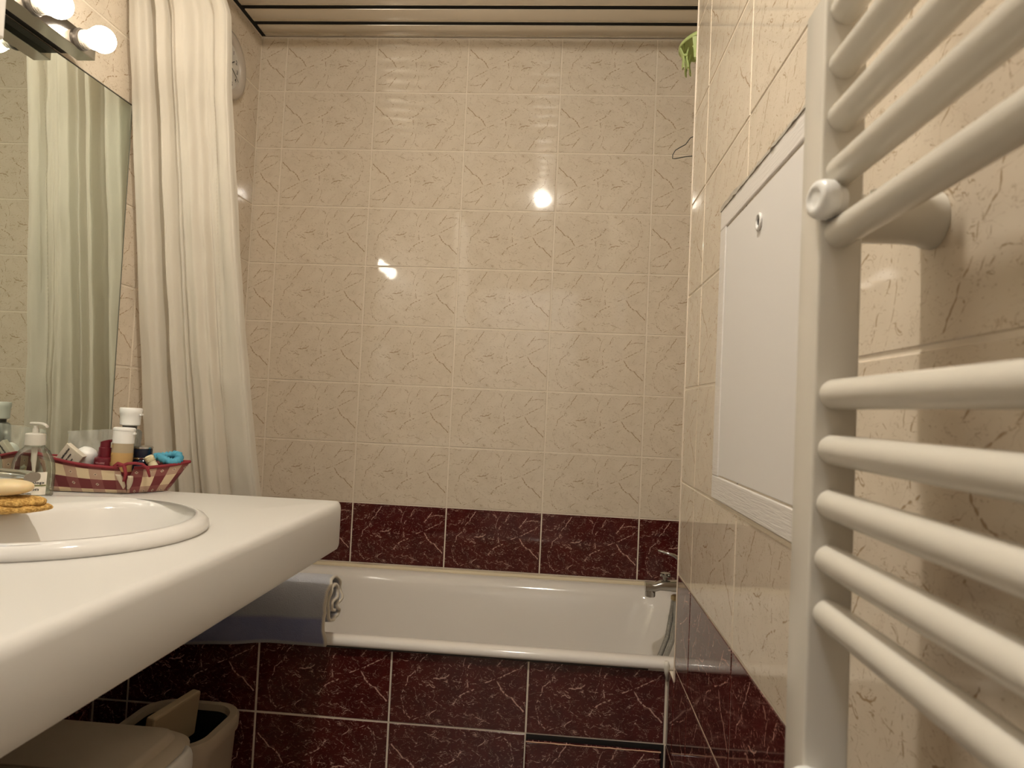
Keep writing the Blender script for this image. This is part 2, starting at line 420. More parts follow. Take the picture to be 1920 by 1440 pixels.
# ------------------------------------------------------------------ countertop
CX0, CX1, CY0, CY1, CZ = XL, -.430, -.20, 1.362, .865
SKX, SKY = -.745, .92
def counter():
    bm = bmesh.new(); n = 144; cx, cy = SKX, SKY
    def edge(ang, ins, r):
        x0, x1, y0, y1 = CX0, CX1 - ins, CY0 + ins, CY1 - ins; r = max(r - ins, .002)
        dx, dy = math.cos(ang), math.sin(ang); best = 9
        for t in ((x1 - cx) / dx if dx > 1e-9 else 9, (x0 - cx) / dx if dx < -1e-9 else 9, (y1 - cy) / dy if dy > 1e-9 else 9, (y0 - cy) / dy if dy < -1e-9 else 9):
            if 0 < t < best: best = t
        px, py = cx + dx * best, cy + dy * best
        for sy in (1, -1):                      # rounded front corners
            ccx, ccy = x1 - r, (y1 - r if sy > 0 else y0 + r)
            if px > ccx - 1e-9 and (py - ccy) * sy > -1e-9:
                ox, oy = cx - ccx, cy - ccy; B = ox * dx + oy * dy; D = B * B - (ox * ox + oy * oy - r * r)
                if D > 0: t = -B + math.sqrt(D); px, py = cx + dx * t, cy + dy * t
        return px, py
    angs = [2 * PI * i / n for i in range(n)]
    for sx_, sy_ in ((CX1 - .03, CY1), (CX1, CY1 - .03), (CX1 - .009, CY1 - .009), (CX1, CY0 + .03), (CX1 - .03, CY0), (CX0, CY0), (CX0, CY1)):
        angs.append(math.atan2(sy_ - cy, sx_ - cx) % (2 * PI))
    angs = sorted(angs)
    prof = [(.016, CZ), (.010, CZ - .0008), (.005, CZ - .0035), (.0015, CZ - .009), (0, CZ - .016), (0, CZ - .086), (.002, CZ - .092), (.007, CZ - .095)]
    hole = [(cx + .224 * math.cos(a), cy + .205 * math.sin(a)) for a in angs]
    rings = [[Vector((x, y, CZ - .095)) for x, y in hole], [Vector((x, y, CZ)) for x, y in hole]]
    for ins, z in prof: rings.append([Vector((*edge(a, ins, .022), z)) for a in angs])
    bm = loft(rings, capa=False, capb=False)
    return bm
ct = thing('vanity_countertop', (XL, 0, .865), 'thick white laminate vanity countertop with rounded front edge, on the left wall', 'countertop')
bm = counter(); bmesh.ops.translate(bm, verts=bm.verts[:], vec=(-XL, 0, -.865))
add('slab', bm, COUNTER, ct, smooth=.7)
add('caulk_line', sweep([(.006, -.19, .003), (.006, 1.355, .003)], .004, 6), SEAL, ct)
vb = thing('vanity_base_cabinet', (-.74, .02, 0), 'white base cabinet carrying the near end of the countertop', 'cabinet')
add('body', boxm((-.28, -.20, .0), (.27, .15, .768), .003), WHITE_P, vb)
add('door', boxm((.27, -.19, .06), (.288, .14, .76), .003), WHITE_P, vb)

# ------------------------------------------------------------------ washbasin
sink = thing('washbasin', (SKX, SKY, .865), 'oval white ceramic washbasin set into the countertop', 'washbasin')
def ell(cx, cy, ax, ay, z, n=72, e=2.0):
    return [Vector((cx + ax * math.copysign(abs(math.cos(2 * PI * i / n)) ** (2 / e), math.cos(2 * PI * i / n)),
                    cy + ay * math.copysign(abs(math.sin(2 * PI * i / n)) ** (2 / e), math.sin(2 * PI * i / n)), z)) for i in range(n)]
OX, OY = .238, .212
bx = .072          # inner bowl is shifted to the front, leaving the tap deck at the wall
rings = [ell(0, 0, OX - .004, OY - .004, .0), ell(0, 0, OX, OY, .004), ell(0, 0, OX - .001, OY - .001, .011), ell(0, 0, OX - .006, OY - .006, .017), ell(.002, 0, OX - .016, OY - .015, .0205),
         ell(.012, 0, OX - .034, OY - .020, .0205), ell(bx - .012, 0, .150, .190, .0185), ell(bx, 0, .136, .184, .015), ell(bx, 0, .130, .179, .006), ell(bx, 0, .124, .172, -.012),
         ell(bx, 0, .114, .158, -.045), ell(bx, 0, .098, .134, -.080), ell(bx, 0, .075, .10, -.105), ell(bx, 0, .045, .06, -.120), ell(bx, 0, .022, .022, -.125)]
bm = loft(rings, capa=False); add('bowl', bm, CERAMIC, sink, smooth=True)
bm = loft([ell(bx, 0, .137, .186, .0), ell(bx, 0, .131, .179, -.013), ell(bx, 0, .121, .165, -.046), ell(bx, 0, .105, .141, -.082), ell(bx, 0, .08, .106, -.110), ell(bx, 0, .05, .066, -.127), ell(bx, 0, .028, .028, -.132)], capa=False)
add('underside', bm, CERAMIC, sink, smooth=True)
add('drain', lathe([(.021, -.1245), (.021, -.122), (.012, -.1225), (.004, -.121)], 24, mtx=Matrix.Translation((bx, 0, 0))), CHROME, sink, smooth=True)
add('overflow_hole', lathe([(.009, 0), (.009, .003), (.006, .003)], 16, mtx=aim((bx - .118, -.02, -.022), (1, 0, .35))), BLACK, sink)

# basin mixer tap
tap = thing('basin_tap', (-.969, 1.0, .885), 'chrome basin mixer tap with a flat straight spout over the washbasin', 'tap')
add('body', lathe([(.027, .0), (.027, .006), (.022, .010), (.021, .046), (.019, .054), (.008, .058)], 28), CHROME, tap, smooth=.7)
rg = []
for i in range(13):
    t = i / 12; x = .0 + .155 * t; zt = .046 - .004 * t; h = .0155 - .002 * t; wd = .015 + .004 * t
    if i == 12: h *= .8; wd *= .9
    rg.append([Vector((x, wd * math.cos(a) * (1 if abs(math.cos(a)) > .5 else 1), zt - .0 + h * math.copysign(abs(math.sin(a)) ** .6, math.sin(a)) * .72)) for a in [2 * PI * j / 20 for j in range(20)]])
add('spout', loft(rg), CHROME, tap, smooth=.9)
add('aerator', lathe([(.0135, -.014), (.0145, -.012), (.0145, .004)], 24, mtx=Matrix.Translation((.138, 0, .032))), CHROME, tap, smooth=.8)
bm = boxm((-.012, -.012, .060), (.085, .012, .070), .004); bmesh.ops.rotate(bm, verts=bm.verts[:], matrix=Matrix.Rotation(-.15, 3, 'Y'), cent=(0, 0, .061))
add('lever', bm, CHROME, tap)

# sponge and soap on the basin deck
SPM = mat('sponge_foam', (.62, .36, .09), .95); nn = N(SPM); tc = nn.new('ShaderNodeTexCoord').outputs['Object']
nz = nn.noise(tc, 260, 3); nn.base(nn.mix(nn.step(nz.outputs[0], .35, .65), (.42, .22, .05), (.78, .50, .16))); nn.bump(nz.outputs[0], .9, .004)
def blob(hx, hy, hz, e=2.6, n=28, k=14, amp=0, freq=60, seed=0, bend=0):
    bm = bmesh.new(); rings = []
    for j in range(k + 1):
        ph = -PI / 2 + PI * j / k; cz = math.copysign(abs(math.sin(ph)) ** (2 / e), math.sin(ph)); cr = max(abs(math.cos(ph)) ** (2 / e), .02); ring = []
        for i in range(n):
            a = 2 * PI * i / n; x = hx * cr * math.copysign(abs(math.cos(a)) ** (2 / e), math.cos(a)); y_ = hy * cr * math.copysign(abs(math.sin(a)) ** (2 / e), math.sin(a)); z = hz * cz
            d = amp * noise.noise((x * freq + seed, y_ * freq, z * freq))
            v = Vector((x, y_, z)); ring.append(v + (v.normalized() * d if v.length else v) + Vector((0, 0, bend * (x / hx) ** 2)))
        rings.append(ring)
    return loft(rings)
sg = thing('bath_sponge', (-.812, .930, .8935), 'rough yellow ochre sponge lying on the washbasin deck under a bar of soap', 'sponge', rot=(0, .03, .25))
add('lower_layer', blob(.070, .036, .0080, 2.4, amp=.008, freq=45, seed=3), SPM, sg, smooth=True)
o = add('upper_layer', blob(.066, .034, .0080, 2.4, amp=.008, freq=45, seed=9), SPM, sg, loc=(.0, 0, .0085), smooth=True)
so = tag(add('soap_bar', blob(.045, .026, .0115, 2.5, amp=.0012, freq=30, seed=2), mat('soap', (.78, .62, .36), .38, Subsurface_Weight=.2, Subsurface_Radius=(.02, .012, .006), Subsurface_Scale=.5), smooth=True),
         'cream oval bar of soap resting on the yellow sponge', 'soap'); so.location = (-.806, .928, .9205); so.rotation_euler = (0, -.03, .2)

# ------------------------------------------------------------------ mirror, lamp bar, wall cabinet, clock
mi = thing('wall_mirror', (XL, 0, .869), 'large frameless mirror on the tiled wall above the washbasin', 'mirror')
add('glass', boxm((.0003, .30, .0), (.0045, 1.487, .864), .0008, 1), MIRROR, mi)
add('edge_strip', boxm((.0002, 1.4872, .0), (.0052, 1.489, .866), .0), mat('mirror_edge', (.16, .16, .12), .4), mi)
add('top_strip', boxm((.0002, .30, .8642), (.0052, 1.489, .8662), .0), mat('mirror_top_edge', (.10, .09, .07), .4), mi)

lamp = thing('mirror_lamp', (XL, .99, 1.746), 'chrome vanity lamp bar with a row of bare globe bulbs above the mirror', 'lamp')
add('backplate', boxm((.033, -.29, -.019), (.070, .281, .019), .0012, 2), mat('dark_chrome', (.42, .40, .37), .12, 1), lamp)
add('rear_channel', boxm((.0, -.285, -.006), (.033, .276, .015), .0), mat('shadow_metal', (.06, .055, .05), .4, .6), lamp)  # shade of the recess behind the bar is put into this dark colour
glow = mat('bulb_glow', (1, 1, 1), .4); b = glow.node_tree.nodes['Principled BSDF']
b.inputs['Emission Color'].default_value = (*WARM, 1); b.inputs['Emission Strength'].default_value = BULB
COLLAR = mat('bulb_collar', (.80, .72, .60), .35)
gprof = [(.0165, .020), (.0185, .024)] + [(.0245 * math.sin(a), .0435 - .0245 * math.cos(a)) for a in [PI * (.28 + .72 * i / 10) for i in range(10)]] + [(.001, .068)]
for k in range(5):
    yb = .236 - .116 * k
    add('socket', lathe([(.0205, .070), (.0205, .074), (.0195, .077), (.017, .077)], 28, mtx=Matrix.Translation((0, yb, 0)) @ Matrix.Rotation(PI / 2, 4, 'Y')), mat('socket_grey', (.10, .085, .07), .4, .5) if k == 0 else bpy.data.materials['socket_grey'], lamp, smooth=.7)
    cb = add('bulb', lathe([(.0160, .077), (.0175, .079), (.0175, .086), (.0165, .094)], 28, mtx=Matrix.Rotation(PI / 2, 4, 'Y')), COLLAR, lamp, loc=(0, yb, 0), smooth=.7)
    add('globe', lathe(gprof, 28, mtx=Matrix.Translation((.072, 0, 0)) @ Matrix.Rotation(PI / 2, 4, 'Y')), glow, cb, smooth=True)
    if k < 2:
        def wp(c, r=.0178):
            a = c.x / r + (-PI / 2 - .75); return Vector((.079 + c.y, 0, 0)) + Vector((0, (r + c.z) * math.cos(a), (r + c.z) * math.sin(a)))
        text('print_lettering', '220-240V', .0042, INK, cb, None, (1, 0, 0), (0, 1, 0), warp=lambda c: wp(Vector((c.x, c.y + .0065, c.z))))
        text('print_lettering', '2700K 5W', .0040, INK, cb, None, (1, 0, 0), (0, 1, 0), warp=lambda c: wp(Vector((c.x, c.y + .0015, c.z))))

cab = thing('wall_cabinet', (XL, .38, 1.43), 'white wall cabinet at the upper left, nearer than the lamp bar', 'cabinet')
add('body', boxm((0, -.27, 0), (.412, .281, .70), .002), WHITE_P, cab)
add('door', boxm((.413, -.268, .002), (.431, .280, .698), .003), WHITE_P, cab)
add('knob', lathe([(.004, 0), (.004, .012), (.010, .015), (.010, .021), (.004, .024)], 20, mtx=aim((.431, -.22, .08), (1, 0, 0))), CHROME, cab, smooth=.8)

ck = thing('wall_clock', (XL, 1.897, 2.046), 'round white wall clock partly hidden behind the shower curtain', 'clock')
XA = Matrix.Rotation(PI / 2, 4, 'Y')
add('rim', lathe([(.099, 0), (.101, .010), (.097, .018), (.085, .021), (.070, .016), (.068, .010)], 56, mtx=XA, cap=False), mat('clock_rim', (.50, .44, .37), .3), ck, smooth=True)
add('dial', lathe([(.069, .009), (.069, .010), (.002, .010)], 48, mtx=XA), mat('clock_dial', (.66, .62, .56), .4), ck)
for h in range(1, 13):
    a = PI / 2 - h * PI / 6
    text('numeral', str(h), .017, INK, ck, (.0104, .054 * math.cos(a), .054 * math.sin(a) - .006), (0, 1, 0), (0, 0, 1), 'CENTER', bold=.0004)
def hand(name, ang, ln, wd, z):
    bm = bmesh.new(); box(bm, (z, -.008, -wd), (z + .0008, ln, wd)); bmesh.ops.rotate(bm, verts=bm.verts[:], matrix=Matrix.Rotation(ang, 3, 'X')); return add(name, bm, INK, ck)
hand('hour_hand', .62, .036, .0014, .0125); hand('minute_hand', -.42, .050, .0011, .014); hand('second_hand', -.50, .062, .0005, .0155)
add('hub', lathe([(.004, .010), (.004, .017), (.002, .018)], 16, mtx=XA), INK, ck)

# ------------------------------------------------------------------ shower curtain
CUR = mat('curtain_cloth', (.69, .635, .54), .75, Sheen_Weight=.15)
n_ = N(CUR); bs = CUR.node_tree.nodes['Principled BSDF']; outn = CUR.node_tree.nodes['Material Output']
tl = n_.new('ShaderNodeBsdfTranslucent'); tl.inputs[0].default_value = (.70, .64, .52, 1)
ms = n_.new('ShaderNodeMixShader'); ms.inputs[0].default_value = .28
n_.link(bs.outputs[0], ms.inputs[1]); n_.link(tl.outputs[0], ms.inputs[2]); n_.link(ms.outputs[0], outn.inputs[0])
tc = n_.new('ShaderNodeTexCoord').outputs['Object']; wv = n_.noise(tc, 700, 1); n_.bump(n_.math('ADD', wv.outputs[0], n_.math('MULTIPLY', n_.noise(tc, 9, 2).outputs[0], 1)), .25, .0012)
Lp = [(2.24, -1.027), (1.95, -1.027), (1.505, -1.024), (.92, -1.016), (.60, -1.01)]
Rp = [(2.24, -.825), (1.98, -.800), (1.93, -.784), (1.765, -.784), (1.436, -.770), (1.186, -.755), (.931, -.733), (.834, -.722), (.60, -.70)]
def interp(tab, z):
    for (z1, a), (z2, b_) in zip(tab[:-1], tab[1:]):
        if z2 <= z <= z1: t = (z1 - z) / (z1 - z2); return a + (b_ - a) * t
    return tab[-1][1] if z < tab[-1][0] else tab[0][1]
FT = [(0, .016), (.05, -.006), (.15, -.012), (.20, .0), (.25, .024), (.29, .012), (.33, -.012), (.39, -.006), (.43, .012), (.47, -.006), (.53, -.020), (.60, -.016), (.70, .0), (.79, .012), (.85, .013), (.875, -.002), (.93, -.006), (.985, -.002), (1.0, .012)]
FB = [(0, .012), (.06, -.010), (.15, -.014), (.21, -.004), (.27, .026), (.30, .018), (.335, -.012), (.37, -.008), (.41, .005), (.46, -.006), (.49, .007), (.53, -.008), (.62, -.020), (.67, -.012), (.70, -.016), (.745, .004), (.765, -.004), (.80, -.008), (.9, -.004), (.985, -.006), (1.0, .010)]
def prof_at(tab, s):
    for (s1, a), (s2, b_) in zip(tab[:-1], tab[1:]):
        if s1 <= s <= s2:
            t = (s - s1) / (s2 - s1); t = t * t * (3 - 2 * t); return a + (b_ - a) * t
    return tab[-1][1]
def cpt(s, z):
    xl, xr = interp(Lp, z), interp(Rp, z); k = min(max((z - .75) / 1.3, 0), 1)
    d = prof_at(FT, s) * k + prof_at(FB, s) * (1 - k)
    amp = 1.15
    wr = .004 * noise.noise((s * 7, z * 9, 1.3)) + .0024 * noise.noise((s * 22, z * 26, 4.1)) * (1 if .6 < s < .9 else .4)
    wob = .004 * noise.noise((s * 3, z * 2.2, 8))
    x = xl + (xr - xl) * s + wob * (0 if s in (0, 1) else 1) - .25 * d * 0
    y_ = 1.430 + (2.0 - z) * .15 + d * amp + wr
    return Vector((max(x, XL + .006), y_, z))
shower = thing('shower_curtain', (-.9, 1.43, 2.20), 'off white shower curtain gathered at the left wall between countertop and bathtub', 'curtain')
ns, nz_ = 150, 110
bm = bmesh.new(); g = []
for j in range(nz_ + 1):
    z = 2.222 - (2.222 - .60) * j / nz_
    g.append([bm.verts.new(cpt(i / ns, z) - shower.location) for i in range(ns + 1)])
for j in range(nz_):
    for i in range(ns): bm.faces.new((g[j][i], g[j][i + 1], g[j + 1][i + 1], g[j + 1][i]))
add('cloth', bm, CUR, shower, smooth=True)
# the stitched hem line of the side seam
def hem(z): return .765 + .10 * min(max((z - .85) / 1.1, 0), 1)
bm = bmesh.new()
for q in range(150):
    z = 2.15 - q * .0095; s = hem(z)
    p0, p1 = cpt(s, z) - shower.location, cpt(s, z - .0055) - shower.location
    off = Vector((.0, -.0017, 0)); sweep([p0 + off, (p0 + p1) / 2 + off * 1.25, p1 + off], .00055, 5, bm)
o = add('hem_stitching', bm, mat('thread', (.62, .56, .46), .8), shower); o['kind'] = 'stuff'
bm = bmesh.new(); gg = []
for j in range(nz_ + 1):
    z = 2.222 - (2.222 - .60) * j / nz_
    gg.append([bm.verts.new(cpt(s, z) - shower.location + Vector((0, -.0012, 0))) for s in [hem(z) + .004 + (.994 - hem(z)) * q_ for q_ in (0, .1, .22, .36, .5, .66, .82, .985)]])
for j in range(nz_):
    for i in range(7): bm.faces.new((gg[j][i], gg[j][i + 1], gg[j + 1][i + 1], gg[j + 1][i]))
add('side_hem', bm, CUR, shower, smooth=True)
rod = thing('curtain_rod', (XL, 1.43, 2.232), 'white curtain rod spanning the recess below the ceiling', 'rod')
add('tube', sweep([(.0, 0, 0), (XR - XL, 0, 0)], .009, 16), PLAST_W, rod, smooth=.8)
for x in (.0, XR - XL - .008): add('end_cap', lathe([(.016, 0), (.016, .005), (.012, .008)], 24, mtx=Matrix.Translation((x, 0, 0)) @ XA), PLAST_W, rod, smooth=.8)

# ------------------------------------------------------------------ towel radiator
YP = .455
rad = thing('towel_radiator', (.178, YP, .45), 'white tubular towel radiator standing off the right wall', 'radiator')
def P_(x, y_, z): return Vector((x - .178, y_ - YP, z - .45))
PX0, PX1 = .1645, .1925
def post(y0, y1):
    bm = bmesh.new(); box(bm, P_(PX0, y0, .45), P_(PX1, y1, 1.358), .0022, 3); return bm
add('post', post(YP, YP + .036), RADI, rad, smooth=.6); add('post', post(YP - .60, YP - .565), RADI, rad, smooth=.6)
TZ = [1.344, 1.307, 1.2715, 1.235, 1.194, 1.088, 1.052, 1.0165, .981, .946, .82, .784, .748, .712, .676, .56, .524, .488]
for z in TZ:
    add('tube', sweep([P_(.1775, YP + .001, z), P_(.1775, YP - .566, z)], .0099, 24), RADI, rad, smooth=.8)
for z in (1.214, .838):
    cl = add('clamp', lathe([(.0118, -.002), (.0130, .0), (.0130, .005), (.0118, .0085), (.0075, .0105), (.0065, .0095), (.002, .0095)], 28, mtx=aim(P_(.1675, YP - .006, z), (-1, -.22, 0))), PLAST_W, rad, smooth=True)
    bm = lathe([(.0100, -.008), (.0118, 0)], 24, mtx=aim(P_(.1685, YP - .004, z), (-1, -.22, 0))); add('clamp_body', bm, PLAST_W, rad, smooth=.7)
br_ = add('bracket', lathe([(.0165, 0), (.0165, .040), (.0175, .050), (.0195, .0545), (.0195, .0592)], 32, mtx=aim(P_(PX1 + .0003, YP + .028, 1.212), (1, 0, 0))), RADI, rad, smooth=.5)
add('screw', lathe([(.0035, 0), (.0035, .004), (.002, .005)], 12, mtx=aim(P_(.212, YP + .028, 1.212 + .0162), (0, 0, 1))), CHROME, br_)

# ------------------------------------------------------------------ access panel in the right wall
ap = thing('inspection_hatch', (XR, .90, .94), 'white painted wooden access hatch in the right wall beside the radiator', 'hatch')
WOOD = mat('painted_wood', (.74, .70, .66), .42); nn = N(WOOD); tc = nn.new('ShaderNodeTexCoord').outputs['Object']
mp = nn.new('ShaderNodeMapping'); nn.link(tc, mp.inputs[0]); mp.inputs['Scale'].default_value = (1, 8, 160)
nn.bump(nn.noise(mp.outputs[0], 3, 3).outputs[0], .6, .0012)
DOOR = mat('painted_panel', (.74, .71, .68), .55)
f0, f1 = -.217, .222
add('frame_rail', boxm((-.0035, f0, .0), (.006, f1, .036), .0015, 2), WOOD, ap)
add('frame_rail', boxm((-.0035, f0, .434), (.006, f1, .466), .0015, 2), WOOD, ap)
add('frame_stile', boxm((-.0035, .186, .0365), (.006, f1, .4335), .0015, 2), WOOD, ap)
add('frame_stile', boxm((-.0035, f0, .0365), (.006, -.181, .4335), .0015, 2), WOOD, ap)
dr = add('door', boxm((-.0022, -.1795, .0385), (.006, .184, .4305), .0012, 1), DOOR, ap)
add('gap', boxm((.0, -.1815, .0362), (.004, .1862, .4342)), mat('dark_gap', (.10, .08, .065), .8), ap)
add('lock', lathe([(.0060, 0), (.0115, 0), (.0120, .002), (.0110, .0035), (.0085, .0035), (.0075, .001)], 28, mtx=aim((-.0022, 0, .388), (-1, 0, 0)), cap=False), WHITE_P, dr, smooth=True)
add('keyhole', lathe([(.0061, .0002), (.0061, .0008), (.003, .0008)], 20, mtx=aim((-.0022, 0, .388), (-1, 0, 0))), BLACK, dr)
bm = bmesh.new()
pts = [(f0 + (f1 - f0) * i / 40) for i in range(41)]
rg = []
for i, yy in enumerate(pts):
    h = .009 + .006 * abs(noise.noise((i * .45, 2, 2))) + (.006 if i > 30 else 0); d = .005 + .003 * noise.noise((i * .7, 9, 1))
    rg.append([Vector((.002, yy, .4655)), Vector((-d, yy, .4655)), Vector((-d * .7, yy, .4655 + h * .6)), Vector((.002, yy, .4655 + h))])
add('mortar_edge', loft(rg), mat('grey_mortar', (.36, .32, .26), .9), ap)

# ------------------------------------------------------------------ bath mixer, hanger, peg hanger
TAPM = mat('worn_chrome', (.50, .49, .47), .14, 1)
bt = thing('bath_mixer', (XE, 1.80, .655), 'chrome bath mixer tap on the end wall with a hanging shower hose', 'tap')
def Q(x, y_, z): return Vector((x - XE, y_ - 1.80, z - .655))
add('body', lathe([(.022, 0), (.024, .004), (.024, .146), (.022, .15)], 28, mtx=aim((-.058, -.075, -.02), (0, 1, 0))), TAPM, bt, smooth=.7)
for s_ in (-.055, .055): add('inlet', lathe([(.030, 0), (.030, .004), (.016, .010), (.013, .04)], 24, mtx=aim((-.0005, s_, -.02), (-1, 0, 0))), TAPM, bt, smooth=.8)
rg = []
for i in range(11):
    t = i / 10; x = XE - .055 - (XE - .055 - .238) * t; hh = .0175 - .006 * t; wd = .019 - .004 * t; zc = .629 - .004 * t
    if i >= 8: hh = .0125; zc = .621
    rg.append([Q(x, 1.80 + wd * math.cos(a), zc + hh * math.copysign(abs(math.sin(a)) ** .7, math.sin(a))) for a in [2 * PI * j / 20 for j in range(20)]])
add('spout', loft(rg), TAPM, bt, smooth=.9)
add('aerator', lathe([(.0125, -.018), (.0135, -.016), (.0135, .0)], 24, mtx=Matrix.Translation(Q(.252, 1.80, .614))), TAPM, bt, smooth=.8)
add('diverter_knob', lathe([(.006, 0), (.006, .008), (.013, .010), (.014, .013), (.013, .019), (.004, .021)], 24, mtx=Matrix.Translation(Q(.289, 1.80, .640))), TAPM, bt, smooth=.8)
bm = sweep([Q(.345, 1.80, .665), Q(.335, 1.80, .690), Q(.31, 1.80, .705), Q(.268, 1.80, .716)], [.010, .009, .0055, .003], 12, flat=(Vector((0, 0, 1)), .7))
add('lever', bm, TAPM, bt, smooth=True)
add('hose_nut', lathe([(.0095, 0), (.0115, .002), (.0115, .012), (.008, .014)], 6, mtx=Matrix.Translation(Q(.317, 1.80, .590))), mat('brass', (.45, .36, .2), .3, 1), bt)
HOSE = mat('grey_hose', (.36, .35, .32), .3, .5)
nn = N(HOSE); tc = nn.new('ShaderNodeTexCoord').outputs['Object']; wv = nn.new('ShaderNodeTexWave', bands_direction='Z'); nn.link(tc, wv.inputs[0]); wv.inputs['Scale'].default_value = 90; nn.bump(wv.outputs['Fac'], .5, .001)
for dx, dy in ((0, 0), (-.012, .012)):
    pth = [(.317 + dx * .3, 1.80, .592), (.319 + dx * .5, 1.80 + dy, .565), (.320 + dx, 1.80 + dy, .53), (.314 + dx, 1.80 + dy, .49), (.302 + dx, 1.80 + dy, .455), (.285 + dx, 1.80 + dy, .41), (.262 + dx, 1.80 + dy, .34), (.235 + dx, 1.80 + dy, .25), (.19 + dx, 1.80 + dy, .175), (.12 + dx, 1.78 + dy, .155)]
    add('hose', sweep([Q(*p) for p in pth], .0068, 12), HOSE, bt, smooth=.8)

wh = thing('wire_hanger', (.34, 1.80, 1.81), 'thin dark wire clothes hanger in the bath recess, half hidden by the wall corner', 'hanger')
hp = [(.000, 0, .045), (.004, 0, .025), (.0, 0, .012), (-.012, 0, .004), (-.028, 0, -.004), (-.040, 0, -.022), (-.054, 0, -.030), (-.066, 0, -.038), (-.0725, 0, -.050), (-.073, 0, -.060), (-.066, 0, -.0605), (-.04, 0, -.055), (.0, 0, -.050), (.04, 0, -.054), (.073, 0, -.06), (.0725, 0, -.048), (.054, 0, -.03), (.028, 0, -.006), (.012, 0, .003), (.0, 0, .011)]
add('wire', sweep(hp, .0012, 6), mat('dark_wire', (.06, .07, .06), .4, .6), wh)
hk = [(0, 0, .04)] + [(.02 - .02 * math.cos(a), 0, .055 + .022 * math.sin(a)) for a in [PI * i / 10 for i in range(13)]]
add('hook', sweep(hk, .0012, 6), bpy.data.materials['dark_wire'], wh)

GREEN = mat('mint_plastic', (.56, .68, .27), .4)
ph = thing('peg_hanger', (.352, 1.80, 2.068), 'round pale green plastic peg hanger hung below the ceiling in the bath recess', 'hanger')
add('dish', lathe([(.002, .007), (.045, .005), (.072, .0), (.080, -.007), (.081, -.015), (.077, -.015), (.071, -.004), (.045, .001), (.002, .003)], 40, cap=False, mtx=Matrix.Rotation(-.10, 4, 'Y')), GREEN, ph, smooth=True)
add('hook', sweep([(0, 0, .005), (0, 0, .05), (.01, 0, .07), (.02, 0, .078), (.032, 0, .07)], .003, 8), GREEN, ph, smooth=True)
def peg_mesh():
    bm = bmesh.new()
    for s_ in (-1, 1):
        rg = []
        for t in range(9):
            z = -.0 - .056 * t / 8; sp_ = .0028 + .0045 * max(0, (3 - t) / 3) + (.0012 if t > 5 else 0)
            rg.append([Vector((s_ * sp_ - .0012, -.0045, z)), Vector((s_ * sp_ + .0012, -.0045, z)), Vector((s_ * sp_ + .0012, .0045, z)), Vector((s_ * sp_ - .0012, .0045, z))])
        loft(rg, bm)
    sweep([(0, -.006, -.022), (0, .006, -.022)], .0035, 10, bm)
    me = bpy.data.meshes.new('peg'); bmesh.ops.recalc_face_normals(bm, faces=bm.faces[:]); bm.to_mesh(me); bm.free(); me.materials.append(GREEN); return me
PEG = peg_mesh()
for i in range(8):
    a = PI + .05 + i * PI / 4; r_ = .066
    px, py_ = r_ * math.cos(a), r_ * math.sin(a)
    zz = -.008 + px * .10
    add('link', sweep([(px, py_, zz + .006), (px, py_, zz - .006), (px, py_, zz - .012)], .0012, 6), GREEN, ph)
    pg = add('peg', PEG, None, ph, loc=(px, py_, zz - .008), rot=(.12 * math.sin(i * 2.2), .10 * math.cos(i * 1.7), a + .5 * math.sin(i)))
    pg.scale = (1.5, 1.5, .95)

# ------------------------------------------------------------------ towel on the bath rim
TWL = mat('towel_cloth', (.30, .32, .40), .95, Sheen_Weight=.3); nn = N(TWL); tc = nn.new('ShaderNodeTexCoord').outputs['Object']
uvn = nn.new('ShaderNodeUVMap').outputs[0]; sep = nn.new('ShaderNodeSeparateXYZ'); nn.link(uvn, sep.inputs[0])
band = nn.step(sep.outputs[1], .004, .010); band2 = nn.step(sep.outputs[1], .055, .066, 1, 0)
pale = nn.step(sep.outputs[0], .500, .506)
c = nn.mix(nn.math('MULTIPLY', band, band2), (.36, .37, .42), (.17, .19, .36))
c = nn.mix(nn.math('MULTIPLY', nn.noise(tc, 18, 2).outputs[0], .8), c, nn.mix(.35, c, (.50, .46, .42)))
c = nn.mix(pale, c, (.62, .56, .46)); nn.base(c)
nn.bump(nn.math('ADD', nn.noise(tc, 420, 2).outputs[0], nn.math('MULTIPLY', nn.noise(tc, 28, 3).outputs[0], 2)), .45, .002)
# cross-section in (y, z): a cloth folded over and rolled, one flap down over the rim
sec = [(1.468, .530), (1.464, .555), (1.463, .590), (1.466, .625), (1.476, .653), (1.497, .667), (1.525, .668), (1.552, .656), (1.566, .632), (1.562, .608), (1.548, .598), (1.553, .588), (1.565, .580), (1.558, .571), (1.535, .570), (1.51, .572), (1.492, .578),
       (1.486, .60), (1.488, .63), (1.503, .648), (1.53, .650), (1.545, .636), (1.542, .618), (1.525, .612), (1.508, .606), (1.512, .595), (1.530, .590)]
def smooth_path(p, k=3):
    out = []
    for i in range(len(p) - 1):
        p0, p1, p2, p3 = (Vector(p[max(i - 1, 0)]), Vector(p[i]), Vector(p[i + 1]), Vector(p[min(i + 2, len(p) - 1)]))
        for j in range(k):
            t = j / k; out.append(.5 * ((2 * p1) + (p2 - p0) * t + (2 * p0 - 5 * p1 + 4 * p2 - p3) * t * t + (3 * p1 - p0 - 3 * p2 + p3) * t ** 3))
    out.append(Vector(p[-1])); return out
sp2 = smooth_path(sec)
bm = bmesh.new(); uvl = bm.loops.layers.uv.new('UVMap'); NX = 60; grid = []
